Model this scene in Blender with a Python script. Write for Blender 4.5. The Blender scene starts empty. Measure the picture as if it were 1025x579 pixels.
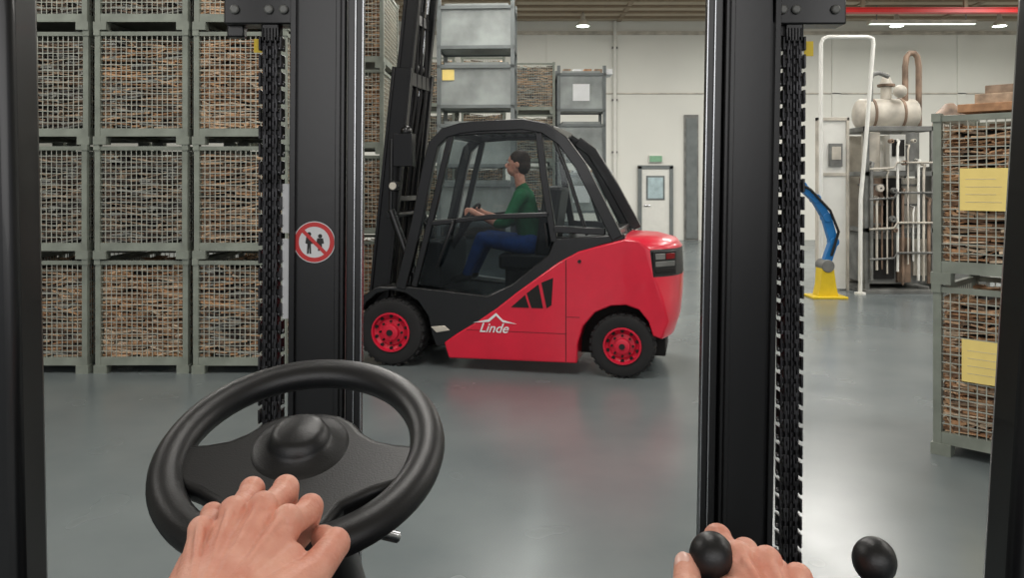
import bpy, math, random
from mathutils import Vector, Matrix, Euler
random.seed(7)
scene = bpy.context.scene
col = scene.collection
rad = math.radians

# ------------------------------------------------------------------ materials
def lin(c):
    out = []
    for v in c[:3]:
        v = v / 255.0
        out.append(v / 12.92 if v <= 0.04045 else ((v + 0.055) / 1.055) ** 2.4)
    return tuple(out) + (1.0,)

def M(name, c, rough=0.5, metal=0.0, var=0.12, scale=6.0, bump=0.0, bscale=60.0, coat=0.0,
      sss=0.0, emit=0.0, spec=0.5, c2=None, rvar=0.0, detail=4, bdist=0.002):
    m = bpy.data.materials.new(name)
    m.use_nodes = True
    nt = m.node_tree
    b = nt.nodes['Principled BSDF']
    L = nt.links.new
    tc = nt.nodes.new('ShaderNodeTexCoord')
    n = nt.nodes.new('ShaderNodeTexNoise')
    n.inputs['Scale'].default_value = scale
    n.inputs['Detail'].default_value = detail
    L(tc.outputs['Object'], n.inputs['Vector'])
    r = nt.nodes.new('ShaderNodeValToRGB')
    a = lin(c)
    d = lin(c2) if c2 else tuple(x * (1 - var * 1.6) for x in a[:3]) + (1,)
    e = a if c2 else tuple(min(1, x * (1 + var)) for x in a[:3]) + (1,)
    r.color_ramp.elements[0].position = 0.32
    r.color_ramp.elements[0].color = d
    r.color_ramp.elements[1].position = 0.68
    r.color_ramp.elements[1].color = e
    L(n.outputs['Fac'], r.inputs['Fac'])
    L(r.outputs['Color'], b.inputs['Base Color'])
    b.inputs['Roughness'].default_value = rough
    b.inputs['Metallic'].default_value = metal
    b.inputs['Specular IOR Level'].default_value = spec
    b.inputs['Coat Weight'].default_value = coat
    if rvar:
        mr = nt.nodes.new('ShaderNodeMapRange')
        mr.inputs['To Min'].default_value = max(0.02, rough - rvar)
        mr.inputs['To Max'].default_value = rough + rvar
        n3 = nt.nodes.new('ShaderNodeTexNoise')
        n3.inputs['Scale'].default_value = scale * 2.3
        L(tc.outputs['Object'], n3.inputs['Vector'])
        L(n3.outputs['Fac'], mr.inputs['Value'])
        L(mr.outputs['Result'], b.inputs['Roughness'])
    if sss:
        b.inputs['Subsurface Weight'].default_value = sss
        b.inputs['Subsurface Radius'].default_value = (1.0, 0.35, 0.2)
        b.inputs['Subsurface Scale'].default_value = 0.004
    if emit:
        b.inputs['Emission Color'].default_value = a
        b.inputs['Emission Strength'].default_value = emit
    if bump:
        n2 = nt.nodes.new('ShaderNodeTexNoise')
        n2.inputs['Scale'].default_value = bscale
        n2.inputs['Detail'].default_value = 3
        bp = nt.nodes.new('ShaderNodeBump')
        bp.inputs['Strength'].default_value = bump
        bp.inputs['Distance'].default_value = bdist
        L(tc.outputs['Object'], n2.inputs['Vector'])
        L(n2.outputs['Fac'], bp.inputs['Height'])
        L(bp.outputs['Normal'], b.inputs['Normal'])
    return m

def glass(name, tint, gloss=0.12):
    m = bpy.data.materials.new(name)
    m.use_nodes = True
    nt = m.node_tree
    nt.nodes.clear()
    o = nt.nodes.new('ShaderNodeOutputMaterial')
    t = nt.nodes.new('ShaderNodeBsdfTransparent')
    t.inputs['Color'].default_value = (*tint, 1)
    g = nt.nodes.new('ShaderNodeBsdfGlossy')
    g.inputs['Roughness'].default_value = 0.05
    g.inputs['Color'].default_value = (0.8, 0.85, 0.85, 1)
    mx = nt.nodes.new('ShaderNodeMixShader')
    mx.inputs['Fac'].default_value = gloss
    nt.links.new(t.outputs[0], mx.inputs[1])
    nt.links.new(g.outputs[0], mx.inputs[2])
    nt.links.new(mx.outputs[0], o.inputs[0])
    return m

black = M('black_paint', (15, 16, 18), 0.32, var=0.1, bump=0.03, coat=0.15)
mastblk = M('mast_black', (11, 12, 14), 0.3, var=0.15, bump=0.05, scale=3)
blackmat = M('black_plastic', (16, 17, 19), 0.42, var=0.12, bump=0.12, bscale=500)
rubber = M('rubber', (24, 24, 25), 0.8, var=0.15, bump=0.2, bscale=40)
red = M('red_paint', (208, 22, 52), 0.32, var=0.04, coat=0.3)
redhub = M('red_hub', (204, 24, 54), 0.4, var=0.06)
steel = M('bare_steel', (190, 192, 195), 0.22, metal=1.0, var=0.1, scale=20)
chainm = M('chain_oiled', (58, 58, 60), 0.35, metal=0.7, var=0.35, scale=40)
chainp = M('chain_pin', (130, 130, 132), 0.3, metal=0.9, var=0.2, scale=40)
cagem = M('cage_paint', (132, 138, 128), 0.55, metal=0.1, var=0.15, scale=5)
wirem = M('cage_wire', (180, 183, 172), 0.45, metal=0.3, var=0.12, scale=9)
greym = M('stillage_grey', (148, 154, 152), 0.5, metal=0.15, var=0.2, scale=2.5)
greyd = M('stillage_grey_dark', (108, 114, 114), 0.55, var=0.12, scale=3)
white = M('white_paint', (222, 222, 216), 0.5, var=0.03)
paper = M('white_paper', (225, 227, 228), 0.6, var=0.03)
yellowp = M('yellow_paper', (238, 214, 130), 0.7, var=0.04)
yellow = M('yellow_paint', (220, 190, 30), 0.45, var=0.06)
signred = M('sign_red', (205, 40, 40), 0.4, var=0.02)
signblk = M('sign_black', (15, 15, 15), 0.5, var=0.02)
darkin = M('dark_interior', (16, 15, 14), 0.8)
blue = M('blue_paint', (20, 110, 175), 0.4, var=0.08)
lampm = M('lamp_glow', (235, 255, 240), 0.4, emit=9.0, var=0.0)
lampg = M('lamp_tube', (225, 240, 225), 0.4, emit=1.5, var=0.0)
amber = M('amber_lens', (215, 110, 30), 0.2, var=0.02)
redlens = M('red_lens', (120, 8, 14), 0.15, var=0.02)
rust = M('rusty_steel', (128, 108, 92), 0.6, metal=0.2, var=0.4, scale=4)
beige = M('beige_steel', (190, 184, 172), 0.5, var=0.18, scale=4)
mid = M('machine_grey', (120, 121, 118), 0.5, metal=0.2, var=0.25, scale=4)
skin = M('skin', (230, 172, 150), 0.46, c2=(212, 142, 120), scale=34, bump=0.55, bscale=300, sss=0.15, spec=0.35, bdist=.0013)
nailm = M('nail', (240, 196, 182), 0.25, var=0.04)
hairm = M('hair', (50, 36, 26), 0.7, var=0.3, scale=60)
shirt = M('green_shirt', (16, 104, 62), 0.8, var=0.12, scale=20)
trouser = M('blue_trousers', (24, 70, 138), 0.85, var=0.15, scale=15)
glc = glass('clear_glass', (0.68, 0.72, 0.72), 0.04)
gld = glass('tinted_glass', (0.30, 0.34, 0.36), 0.035)
eyew = M('eye_white', (230, 228, 222), 0.3, var=0.0)

WA = [M('wood_a%d' % i, c, 0.8, var=0.2, scale=18) for i, c in enumerate(
    [(198, 156, 118), (172, 130, 96), (220, 184, 148), (124, 94, 72), (224, 202, 176)])]
WB = [M('wood_b%d' % i, c, 0.75, var=0.25, scale=18) for i, c in enumerate(
    [(150, 128, 108), (116, 98, 84), (180, 156, 132), (78, 68, 62), (156, 156, 150)])]

# ------------------------------------------------------------------ builder
def perp(d):
    d = Vector(d).normalized()
    u = Vector((0, 0, 1)) if abs(d.z) < 0.95 else Vector((0, 1, 0))
    a = d.cross(u).normalized()
    b = a.cross(d).normalized()
    return d, a, b

class B:
    def __init__(s):
        s.v = []; s.f = []; s.m = []; s.mats = []
    def mi(s, mat):
        if mat not in s.mats:
            s.mats.append(mat)
        return s.mats.index(mat)
    def add(s, vs, fs, mat):
        o = len(s.v); k = s.mi(mat)
        s.v += [tuple(v) for v in vs]
        for f in fs:
            s.f.append(tuple(i + o for i in f)); s.m.append(k)
    def box(s, lo, hi, mat, mtx=None):
        x0, y0, z0 = lo; x1, y1, z1 = hi
        vs = [Vector(p) for p in ((x0, y0, z0), (x1, y0, z0), (x1, y1, z0), (x0, y1, z0),
                                  (x0, y0, z1), (x1, y0, z1), (x1, y1, z1), (x0, y1, z1))]
        if mtx is not None:
            vs = [mtx @ v for v in vs]
        s.add(vs, [(0, 3, 2, 1), (4, 5, 6, 7), (0, 1, 5, 4), (1, 2, 6, 5), (2, 3, 7, 6), (3, 0, 4, 7)], mat)
    def beam(s, p, q, w, h, mat):
        p = Vector(p); q = Vector(q)
        d, a, b = perp(q - p)
        vs = []
        for c in (p, q):
            vs += [c - a * w / 2 - b * h / 2, c + a * w / 2 - b * h / 2, c + a * w / 2 + b * h / 2, c - a * w / 2 + b * h / 2]
        s.add(vs, [(0, 3, 2, 1), (4, 5, 6, 7), (0, 1, 5, 4), (1, 2, 6, 5), (2, 3, 7, 6), (3, 0, 4, 7)][:], mat)
    def cyl(s, p, q, r1, mat, r2=None, seg=20):
        r2 = r1 if r2 is None else r2
        p = Vector(p); q = Vector(q)
        d, a, b = perp(q - p)
        vs = []
        for c, r in ((p, r1), (q, r2)):
            for i in range(seg):
                t = 2 * math.pi * i / seg
                vs.append(c + a * math.cos(t) * r + b * math.sin(t) * r)
        fs = [(i, (i + 1) % seg, seg + (i + 1) % seg, seg + i) for i in range(seg)]
        fs += [tuple(range(seg - 1, -1, -1)), tuple(range(seg, 2 * seg))]
        s.add(vs, fs, mat)
    def prism(s, pts, y0, y1, mat):
        n = len(pts)
        vs = [(x, y0, z) for x, z in pts] + [(x, y1, z) for x, z in pts]
        fs = [(i, (i + 1) % n, n + (i + 1) % n, n + i) for i in range(n)]
        fs += [tuple(range(n - 1, -1, -1)), tuple(range(n, 2 * n))]
        s.add(vs, fs, mat)
    def ribbon(s, path, w, y0, y1, mat):
        L = []; R = []
        n = len(path)
        for i, p in enumerate(path):
            a = Vector(path[max(0, i - 1)]); c = Vector(path[min(n - 1, i + 1)])
            t = (c - a).normalized(); nn = Vector((-t.y, t.x))
            L.append(Vector(p) + nn * w / 2); R.append(Vector(p) - nn * w / 2)
        for i in range(n - 1):
            q = [L[i], L[i + 1], R[i + 1], R[i]]
            vs = [(v.x, y0, v.y) for v in q] + [(v.x, y1, v.y) for v in q]
            fs = [(0, 1, 5, 4), (2, 3, 7, 6), (3, 2, 1, 0), (4, 5, 6, 7)]
            if i == 0: fs.append((3, 0, 4, 7))
            if i == n - 2: fs.append((1, 2, 6, 5))
            s.add(vs, fs, mat)
    def tube(s, path, r, mat, seg=10):
        P = [Vector(p) for p in path]
        n = len(P); vs = []
        prev = None
        for i in range(n):
            d = (P[min(n - 1, i + 1)] - P[max(0, i - 1)]).normalized()
            if prev is None:
                _, a, b = perp(d)
            else:
                a = (prev - d * prev.dot(d)).normalized(); b = a.cross(d)
            prev = a
            for k in range(seg):
                t = 2 * math.pi * k / seg
                vs.append(P[i] + a * math.cos(t) * r + b * math.sin(t) * r)
        fs = []
        for i in range(n - 1):
            for k in range(seg):
                fs.append((i * seg + k, i * seg + (k + 1) % seg, (i + 1) * seg + (k + 1) % seg, (i + 1) * seg + k))
        fs += [tuple(range(seg - 1, -1, -1)), tuple(range((n - 1) * seg, n * seg))]
        s.add(vs, fs, mat)
    def ell(s, c, r, mat, mtx=None, U=16, V=10):
        c = Vector(c)
        if not hasattr(r, '__len__'): r = (r, r, r)
        vs = [Vector((0, 0, r[2]))]
        for j in range(1, V):
            ph = math.pi * j / V
            for i in range(U):
                t = 2 * math.pi * i / U
                vs.append(Vector((r[0] * math.sin(ph) * math.cos(t), r[1] * math.sin(ph) * math.sin(t), r[2] * math.cos(ph))))
        vs.append(Vector((0, 0, -r[2])))
        if mtx is not None: vs = [mtx @ v for v in vs]
        vs = [v + c for v in vs]
        fs = [(0, 1 + i, 1 + (i + 1) % U) for i in range(U)]
        for j in range(V - 2):
            for i in range(U):
                a = 1 + j * U + i; b = 1 + j * U + (i + 1) % U
                fs.append((a, a + U, b + U, b))
        l = len(vs) - 1; o = 1 + (V - 2) * U
        fs += [(l, o + (i + 1) % U, o + i) for i in range(U)]
        s.add(vs, fs, mat)
    def chain(s, pts, mat, U=12, V=8):
        for (p, r), (q, t) in zip(pts[:-1], pts[1:]):
            p = Vector(p); q = Vector(q)
            n = max(2, int((q - p).length / (min(r, t) * 0.3)))
            for i in range(n + 1):
                f = i / n
                s.ell(p.lerp(q, f), r + (t - r) * f, mat, U=U, V=V)
    def lathe(s, prof, c, mat, seg=40, axis='y'):
        vs = []; n = len(prof)
        for i in range(seg):
            t = 2 * math.pi * i / seg
            for r, h in prof:
                if axis == 'y': vs.append((c[0] + r * math.cos(t), c[1] + h, c[2] + r * math.sin(t)))
                else: vs.append((c[0] + r * math.cos(t), c[1] + r * math.sin(t), c[2] + h))
        fs = []
        for i in range(seg):
            j = (i + 1) % seg
            for k in range(n - 1):
                fs.append((i * n + k, j * n + k, j * n + k + 1, i * n + k + 1))
        s.add(vs, fs, mat)
    def mesh(s, name, smooth=35):
        me = bpy.data.meshes.new(name)
        me.from_pydata(s.v, [], s.f)
        for m in s.mats: me.materials.append(m)
        me.polygons.foreach_set('material_index', s.m)
        import bmesh
        bm = bmesh.new(); bm.from_mesh(me)
        bmesh.ops.recalc_face_normals(bm, faces=bm.faces)
        bm.to_mesh(me); bm.free()
        if smooth:
            me.polygons.foreach_set('use_smooth', [True] * len(me.polygons))
            me.set_sharp_from_angle(angle=rad(smooth))
        me.update()
        return me
    def obj(s, name, parent=None, loc=None, rot=None, bevel=0, smooth=35, seg=2):
        o = bpy.data.objects.new(name, s.mesh(name, smooth))
        col.objects.link(o)
        if parent: o.parent = parent
        if loc: o.location = loc
        if rot: o.rotation_euler = rot
        if bevel:
            m = o.modifiers.new('bevel', 'BEVEL'); m.width = bevel; m.segments = seg
            m.limit_method = 'ANGLE'; m.angle_limit = rad(40); m.harden_normals = False
        return o

def empty(name, loc=(0, 0, 0), rot=(0, 0, 0), sc=(1, 1, 1)):
    e = bpy.data.objects.new(name, None); col.objects.link(e)
    e.location = loc; e.rotation_euler = rot; e.scale = sc; e.empty_display_size = 0.2
    return e

def organic(o, vox, it=6, fac=0.6):
    r = o.modifiers.new('remesh', 'REMESH'); r.mode = 'VOXEL'; r.voxel_size = vox; r.use_smooth_shade = True
    s = o.modifiers.new('smooth', 'SMOOTH'); s.iterations = it; s.factor = fac

# ------------------------------------------------------------------ room
def slab(name, lo, hi, mat):
    b = B(); b.box(lo, hi, mat); return b.obj(name, smooth=0)

floorm = M('floor_concrete', (112, 119, 120), 0.25, c2=(96, 104, 106), scale=0.9, rvar=0.07, bump=0.05, bscale=6, detail=8, spec=0.5)
wallm = M('wall_white', (224, 224, 217), 0.7, var=0.03, scale=0.5)
ceilm = M('ceiling_panel', (186, 172, 152), 0.8, var=0.05, scale=0.6)
beamm = M('ceiling_beam', (150, 134, 114), 0.7, var=0.06)
slab('floor', (-16, -8, -0.2), (17, 23.4, 0), floorm)
slab('ceiling', (-16, -8, 6.3), (17, 23.4, 6.5), ceilm)
slab('wall_back', (-16, 23.0, 0), (17, 23.4, 6.3), wallm)
slab('wall_left', (-16.3, -8, 0), (-16, 23.4, 6.3), wallm)
slab('wall_right', (17, -8, 0), (17.3, 23.4, 6.3), wallm)

b = B()
for y in (20.2, 20.9, 21.6, 22.3):
    b.box((-15.9, y, 6.235), (16.9, y + 0.1, 6.299), beamm)
for x in range(-15, 17, 3):
    b.box((x, 2, 6.26), (x + 0.12, 22.9, 6.295), beamm)
b.obj('ceiling_beams', smooth=0)
b = B()
b.box((8.0, 19.4, 5.80), (14.5, 19.54, 5.88), signred)
b.box((8.0, 19.36, 5.88), (14.5, 19.58, 5.90), signred)
b.box((8.0, 19.36, 5.78), (14.5, 19.58, 5.80), signred)
for x in (8.5, 11, 14): b.box((x, 19.43, 5.90), (x + .08, 19.51, 6.23), beamm)
b.obj('crane_rail', smooth=0)
b = B()
b.box((9.2, 20.5, 5.72), (11.9, 20.6, 5.74), lampg)
b.box((9.2, 20.45, 5.74), (11.9, 20.75, 5.82), beige)
for x in (9.4, 11.7): b.cyl((x, 20.6, 5.82), (x, 20.6, 6.23), .015, mid, seg=8)
b.obj('strip_light', smooth=0)
for x in (1.90, 6.0, 10.3, 13.05):
    b = B()
    b.lathe([(0.0, .34), (.05, .34), (.07, .2), (.18, .02), (.19, 0), (.17, .01)], (0, 0, 0), beige, seg=24, axis='z')
    b.lathe([(0.0, -.01), (.165, .0), (.1, .05), (0.0, .06)], (0, 0, 0), lampm, seg=24, axis='z')
    b.cyl((0, 0, .34), (0, 0, .39), .012, mid, seg=8)
    b.obj('high_bay_lamp', loc=(x, 21.4, 5.84))

b = B()
b.cyl((2.95, 22.93, 0), (2.95, 22.93, 6.29), .05, white, seg=10)
for z in (1, 2.5, 4, 5.5): b.box((2.87, 22.9, z), (3.03, 22.999, z + .05), mid)
b.obj('wall_pipe')
b = B()
b.box((-15.9, 22.94, 5.9), (16.9, 22.999, 6.0), beige)
b.box((-15.9, 22.96, 4.2), (16.9, 22.999, 4.23), beige)
for x in (-6, 1.0, 5.6, 9.2, 12.8): b.box((x, 22.96, 0), (x + .25, 22.999, 6.0), wallm)
b.obj('trim_1', smooth=0)
b = B()
b.box((4.95, 22.93, .0), (5.35, 22.999, 3.6), mid)
b.box((5.0, 22.9, .05), (5.3, 22.94, 3.5), greyd)
b.obj('door_2', smooth=0)
b = B()
b.box((3.62, 22.9, 0), (3.72, 22.999, 2.12), greyd)
b.box((4.52, 22.9, 0), (4.62, 22.999, 2.12), greyd)
b.box((3.62, 22.9, 2.05), (4.62, 22.999, 2.15), greyd)
b.box((3.72, 22.94, 0.01), (4.52, 22.99, 2.05), white)
b.box((3.85, 22.925, 1.15), (4.38, 22.945, 1.85), greyd)
b.box((3.9, 22.92, 1.2), (4.33, 22.93, 1.8), M('door_glass', (175, 195, 200), 0.2))
b.cyl((3.8, 22.9, 1.0), (3.95, 22.9, 1.0), .02, steel, seg=8)
b.cyl((3.8, 22.9, 1.0), (3.8, 22.95, 1.0), .015, steel, seg=8)
b.obj('door_1', smooth=30)
b = B()
b.box((3.95, 22.9, 2.25), (4.3, 22.995, 2.42), M('exit_green', (110, 150, 120), 0.4, emit=.3))
b.box((3.93, 22.93, 2.23), (4.32, 22.999, 2.44), white)
b.obj('exit_sign', smooth=0)

# ------------------------------------------------------------------ wire cages
def cage_mesh(name, W, D, H, woods, seed, gap=.07):
    rnd = random.Random(seed)
    b = B()
    t = 0.045
    for x in (0, W - t):
        for y in (0, D - t):
            b.box((x, y, .06), (x + t, y + t, H - .012), cagem)
            b.box((x - .012 if x == 0 else x - .05, y - .008 if y == 0 else y - .03, 0), (x + .10 if x == 0 else x + t + .012, y + .08 if y == 0 else y + t + .008, .07), cagem)
            b.box((x - .008 if x == 0 else x, y - .008 if y == 0 else y, H - .05), (x + t + (.008 if x else 0), y + t + (.008 if y else 0), H), cagem)
    for z0, z1 in ((.07, .14), (H - .05, H - .015)):
        b.box((t, .004, z0), (W - t, .035, z1), cagem)
        b.box((t, D - .035, z0), (W - t, D - .004, z1), cagem)
        b.box((.004, t, z0), (.035, D - t, z1), cagem)
        b.box((W - .035, t, z0), (W - .004, D - t, z1), cagem)
    b.box((.02, .02, .10), (W - .02, D - .02, .13), cagem)
    w = .0029
    z0, z1 = .14, H - .05
    n = int(W / .05)
    for i in range(1, n):
        x = t + (W - 2 * t) * i / n
        for y in (.014, D - .014): b.box((x - w, y - w, z0), (x + w, y + w, z1), wirem)
    n2 = int(D / .05)
    for i in range(1, n2):
        y = t + (D - 2 * t) * i / n2
        for x in (.014, W - .014): b.box((x - w, y - w, z0), (x + w, y + w, z1), wirem)
    n3 = 16
    for i in range(1, n3):
        z = z0 + (z1 - z0) * i / n3
        for y in (.012, D - .012): b.box((t, y - w, z - w), (W - t, y + w, z + w), wirem)
        for x in (.012, W - .012): b.box((x - w, t, z - w), (x + w, D - t, z + w), wirem)
    top = H - .08
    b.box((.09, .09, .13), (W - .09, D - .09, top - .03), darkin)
    z = .14
    while z < top:
        for side in range(4):
            Ls = W if side % 2 == 0 else D
            x = .045 + rnd.random() * .02
            while x < Ls - .07:
                l = min(rnd.choice((.05, .1, .18, .28)) * (0.6 + rnd.random() * .8), Ls - .045 - x)
                th = .004 + rnd.random() * .012
                dd = .05 + rnd.random() * .06
                tilt = rnd.gauss(0, .12) if l > .1 else rnd.gauss(0, .35)
                mt = Matrix.Translation((x + l / 2, .024 + rnd.random() * .035, z + rnd.gauss(0, .005))) @ Matrix.Rotation(tilt, 4, 'Y')
                if side == 1: mt = Matrix.Translation((W, 0, 0)) @ Matrix.Rotation(rad(90), 4, 'Z') @ mt
                if side == 2: mt = Matrix.Translation((W, D, 0)) @ Matrix.Rotation(rad(180), 4, 'Z') @ mt
                if side == 3: mt = Matrix.Translation((0, D, 0)) @ Matrix.Rotation(rad(-90), 4, 'Z') @ mt
                if rnd.random() > gap:
                    b.box((-l / 2, 0, -th / 2), (l / 2, dd, th / 2), rnd.choice(woods), mt)
                x += l + .004
        z += .0125
    return b.mesh(name, smooth=0)

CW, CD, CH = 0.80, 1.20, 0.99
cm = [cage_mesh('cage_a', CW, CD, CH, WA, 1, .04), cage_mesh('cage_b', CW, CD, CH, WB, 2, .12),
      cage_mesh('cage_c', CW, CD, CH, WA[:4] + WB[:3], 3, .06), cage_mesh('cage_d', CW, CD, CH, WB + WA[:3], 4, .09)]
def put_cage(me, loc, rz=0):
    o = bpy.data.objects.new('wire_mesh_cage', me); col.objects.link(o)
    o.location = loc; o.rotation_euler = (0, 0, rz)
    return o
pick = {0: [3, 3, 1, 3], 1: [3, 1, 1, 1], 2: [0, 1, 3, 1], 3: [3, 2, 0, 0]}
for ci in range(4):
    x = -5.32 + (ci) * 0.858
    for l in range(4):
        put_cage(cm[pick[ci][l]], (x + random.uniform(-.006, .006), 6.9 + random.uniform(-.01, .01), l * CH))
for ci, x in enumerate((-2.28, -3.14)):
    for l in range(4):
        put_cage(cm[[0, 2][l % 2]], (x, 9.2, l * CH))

cr = cage_mesh('cage_r', 1.2, .8, 1.035, WA + WB[:1], 8, .05)
for l in range(2):
    o = put_cage(cr, (2.565, 4.87, l * 1.035), rad(-45))
    lb = B()
    x0 = (.13, .12)[l] + .03
    z0 = (.47, .45)[l]
    lb.box((x0, -.006, z0), (x0 + .30, -.001, z0 + .25), yellowp)
    for k in range(4): lb.box((x0 + .03, -.0075, z0 + .05 + k * .045), (x0 + .22 - .03 * (k % 2), -.006, z0 + .052 + k * .045), beige)
    lb.obj('label', parent=o, smooth=0)
b = B()
b.box((.12, .05, 0), (1.1, .7, .05), WA[1]); b.box((.2, .1, .05), (1.0, .62, .11), WB[2]); b.box((.25, .12, .11), (.9, .6, .16), WB[0])
b.obj('cardboard_stack', loc=(2.565, 4.87, 2.071), rot=(0, 0, rad(-45)), bevel=.004)

# ------------------------------------------------------------------ grey sheet steel stillages
def stillage_mesh(name, W, D, H, load):
    b = B()
    b.box((.03, .03, .12), (W - .03, D - .03, H - .17), greym)
    for x in (0, W - .06):
        for y in (0, D - .06):
            b.box((x, y, 0), (x + .06, y + .06, H), greyd)
    for z in (.1, H - .19):
        b.box((0, 0, z), (W, .03, z + .05), greyd); b.box((0, D - .03, z), (W, D, z + .05), greyd)
        b.box((0, 0, z), (.03, D, z + .05), greyd); b.box((W - .03, 0, z), (W, D, z + .05), greyd)
    for i in range(1, 4):
        y = D * i / 4
        for x in (.012, W - .031): b.box((x, y - .02, .17), (x + .019, y + .02, H - .19), greyd)
    b.box((.04, .035, H - .18), (W - .04, D - .035, H - .15), darkin)
    b.box((.1, .1, H - .15), (W - .1, D - .1, H - .09), greym)
    if load == 1:
        b.box((.08, .018, .52), (.26, .0295, .68), yellowp)
    if load == 2:
        b.box((.3, .018, .3), (.62, .0295, .62), paper)
        for i in range(5): b.box((.12 + i * .2, .12, H - .15), (.27 + i * .2, .6, H - .05), (WB[0], paper, WA[1])[i % 3])
    return b.mesh(name, smooth=0)
sm = [stillage_mesh('still_a', 1.17, .8, .89, 0), stillage_mesh('still_b', 1.17, .8, .89, 1), stillage_mesh('still_c', .93, .8, .97, 2), stillage_mesh('still_d', .93, .8, .97, 0)]
def put_st(me, loc, rz=0):
    o = bpy.data.objects.new('steel_stillage', me); col.objects.link(o)
    o.location = loc; o.rotation_euler = (0, 0, rz); return o
for l in range(5): put_st(sm[1 if l == 3 else 0], (-1.13, 12, l * .89), rad(-3))
for l in range(4): put_st(sm[2 if l % 2 else 3], (.86, 15.2, l * .97))
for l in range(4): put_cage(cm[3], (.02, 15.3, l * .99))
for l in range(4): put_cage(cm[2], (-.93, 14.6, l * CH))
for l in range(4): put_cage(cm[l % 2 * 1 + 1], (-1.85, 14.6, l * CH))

# ------------------------------------------------------------------ wheels
def wheel(name, x, yin, yout, r, parent, rimr, rim_mat=None):
    rim_mat = rim_mat or redhub
    b = B()
    w = yout - yin; s = 1 if yout > yin else -1
    w = abs(w)
    tp = [(rimr, .012), (r * .80, .0), (r * .93, .01), (r * .985, .035), (r, .07), (r, w - .07), (r * .985, w - .035), (r * .93, w - .01), (r * .8, w), (rimr, w - .012)]
    tp = [(a, yin + s * h) for a, h in tp]
    b.lathe(tp, (0, 0, 0), rubber, seg=48)
    for i in range(26):
        t = 2 * math.pi * i / 26
        for side, off in ((.02, 0), (w - .085, .5)):
            tt = t + off * 2 * math.pi / 26
            mt = Matrix.Rotation(tt, 4, 'Y') @ Matrix.Translation((0, 0, r - .012))
            ya = yin + s * side; yb = yin + s * (side + .065)
            b.box((-.018, min(ya, yb), -.012), (.018, max(ya, yb), .016), rubber, mt)
    rp = [(rimr + .003, .008), (rimr, -.002), (rimr - .012, -.002), (rimr - .02, .03), (rimr * .72, .045), (rimr * .66, .035), (rimr * .42, .03), (rimr * .40, -.005), (rimr * .2, -.012), (0, -.012)]
    b.lathe([(max(a, 0), yin + s * h) for a, h in rp], (0, 0, 0), rim_mat, seg=36)
    b.lathe([(rimr + .003, yin + s * (w - .02)), (0, yin + s * (w - .05))], (0, 0, 0), darkin, seg=36)
    for i in range(8):
        t = 2 * math.pi * i / 8
        c = (rimr * .56 * math.cos(t), 0, rimr * .56 * math.sin(t))
        ya = yin + s * .012; yb = yin + s * .04
        b.cyl((c[0], ya, c[2]), (c[0], yb, c[2]), .010, darkin, seg=6)
    for i in range(10):
        t = 2 * math.pi * (i + .5) / 10
        c = (rimr * .82 * math.cos(t), 0, rimr * .82 * math.sin(t))
        b.cyl((c[0], yin + s * .022, c[2]), (c[0], yin + s * .045, c[2]), .015, darkin, seg=10)
    b.cyl((0, yin - s * .014, 0), (0, yin - s * .022, 0), rimr * .16, signblk, seg=16)
    return b.obj(name, parent, loc=(x, 0, r + .004))

# ------------------------------------------------------------------ red forklift
FL = empty('forklift', (0.905, 6.72, 0), (0, 0, rad(-13)), (1.03, 1, 1))
W = 1.15
line = [(.04, 1.20), (-.168, 1.142), (-.337, 1.063), (-.508, .967), (-.68, .836), (-.854, .704), (-1.029, .56), (-1.206, .432), (-1.385, .32), (-1.50, .235)]
arch = [(-.35, .11), (-.345, .28), (-.30, .43), (-.20, .55), (-.07, .61), (.05, .62), (.17, .585), (.27, .49), (.32, .37)]
prof = [(-1.46, .10)] + arch + [(.42, .345), (.47, .5), (.487, .68), (.495, .86), (.485, 1.09), (.44, 1.15), (.29, 1.19)] + line
ys = [0, .015, .05, .1, .16, .24, .35, .575, .80, .91, .99, 1.05, 1.10, 1.135, 1.15]
b = B()
n = len(prof); vs = []
for y in ys:
    e = abs(2 * y / W - 1)
    for (x, z) in prof:
        w = min(1, max(0, (x - .12) / .3))
        amp = .09 + .16 * min(1, max(0, (z - .55) / .35))
        if z > 1.12: z2 = z - .03 * e ** 6
        else: z2 = z
        vs.append((x + w * (.008 - amp * e ** 3), y, z2))
fs = []; dark_f = []
kd = prof.index((.495, .86))
for j in range(len(ys) - 1):
    for i in range(n):
        q = (j * n + i, j * n + (i + 1) % n, (j + 1) * n + (i + 1) % n, (j + 1) * n + i)
        (dark_f if i == kd else fs).append(q)
fs.append(tuple(range(n))); fs.append(tuple((len(ys) - 1) * n + i for i in range(n)))
b.add(vs, fs, red)
k = b.mi(blackmat)
for q in dark_f: b.f.append(q); b.m.append(k)
b.obj('counterweight_body', FL, bevel=.012, smooth=40)

for y, sx in ((.10, 1), (1.05, -1)):
    b = B()
    e = abs(2 * y / W - 1); x = .49 + .008 - .25 * e ** 3
    rot = Matrix.Translation((x - .005, y, .975)) @ Matrix.Rotation(rad(-45 * sx), 4, 'Z')
    b.box((-.02, -.13, -.10), (.018, .12, .10), blackmat, rot)
    b.box((.015, -.11, .03), (.024, -.005, .08), mid, rot)
    b.box((.015, .005, .03), (.024, .10, .08), redlens, rot)
    b.box((.015, -.11, -.03), (.024, .10, .015), amber if sx < 0 else mid, rot)
    b.box((.015, -.11, -.08), (.024, .10, -.045), darkin, rot)
    b.obj('tail_light', FL, bevel=.004)

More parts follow.
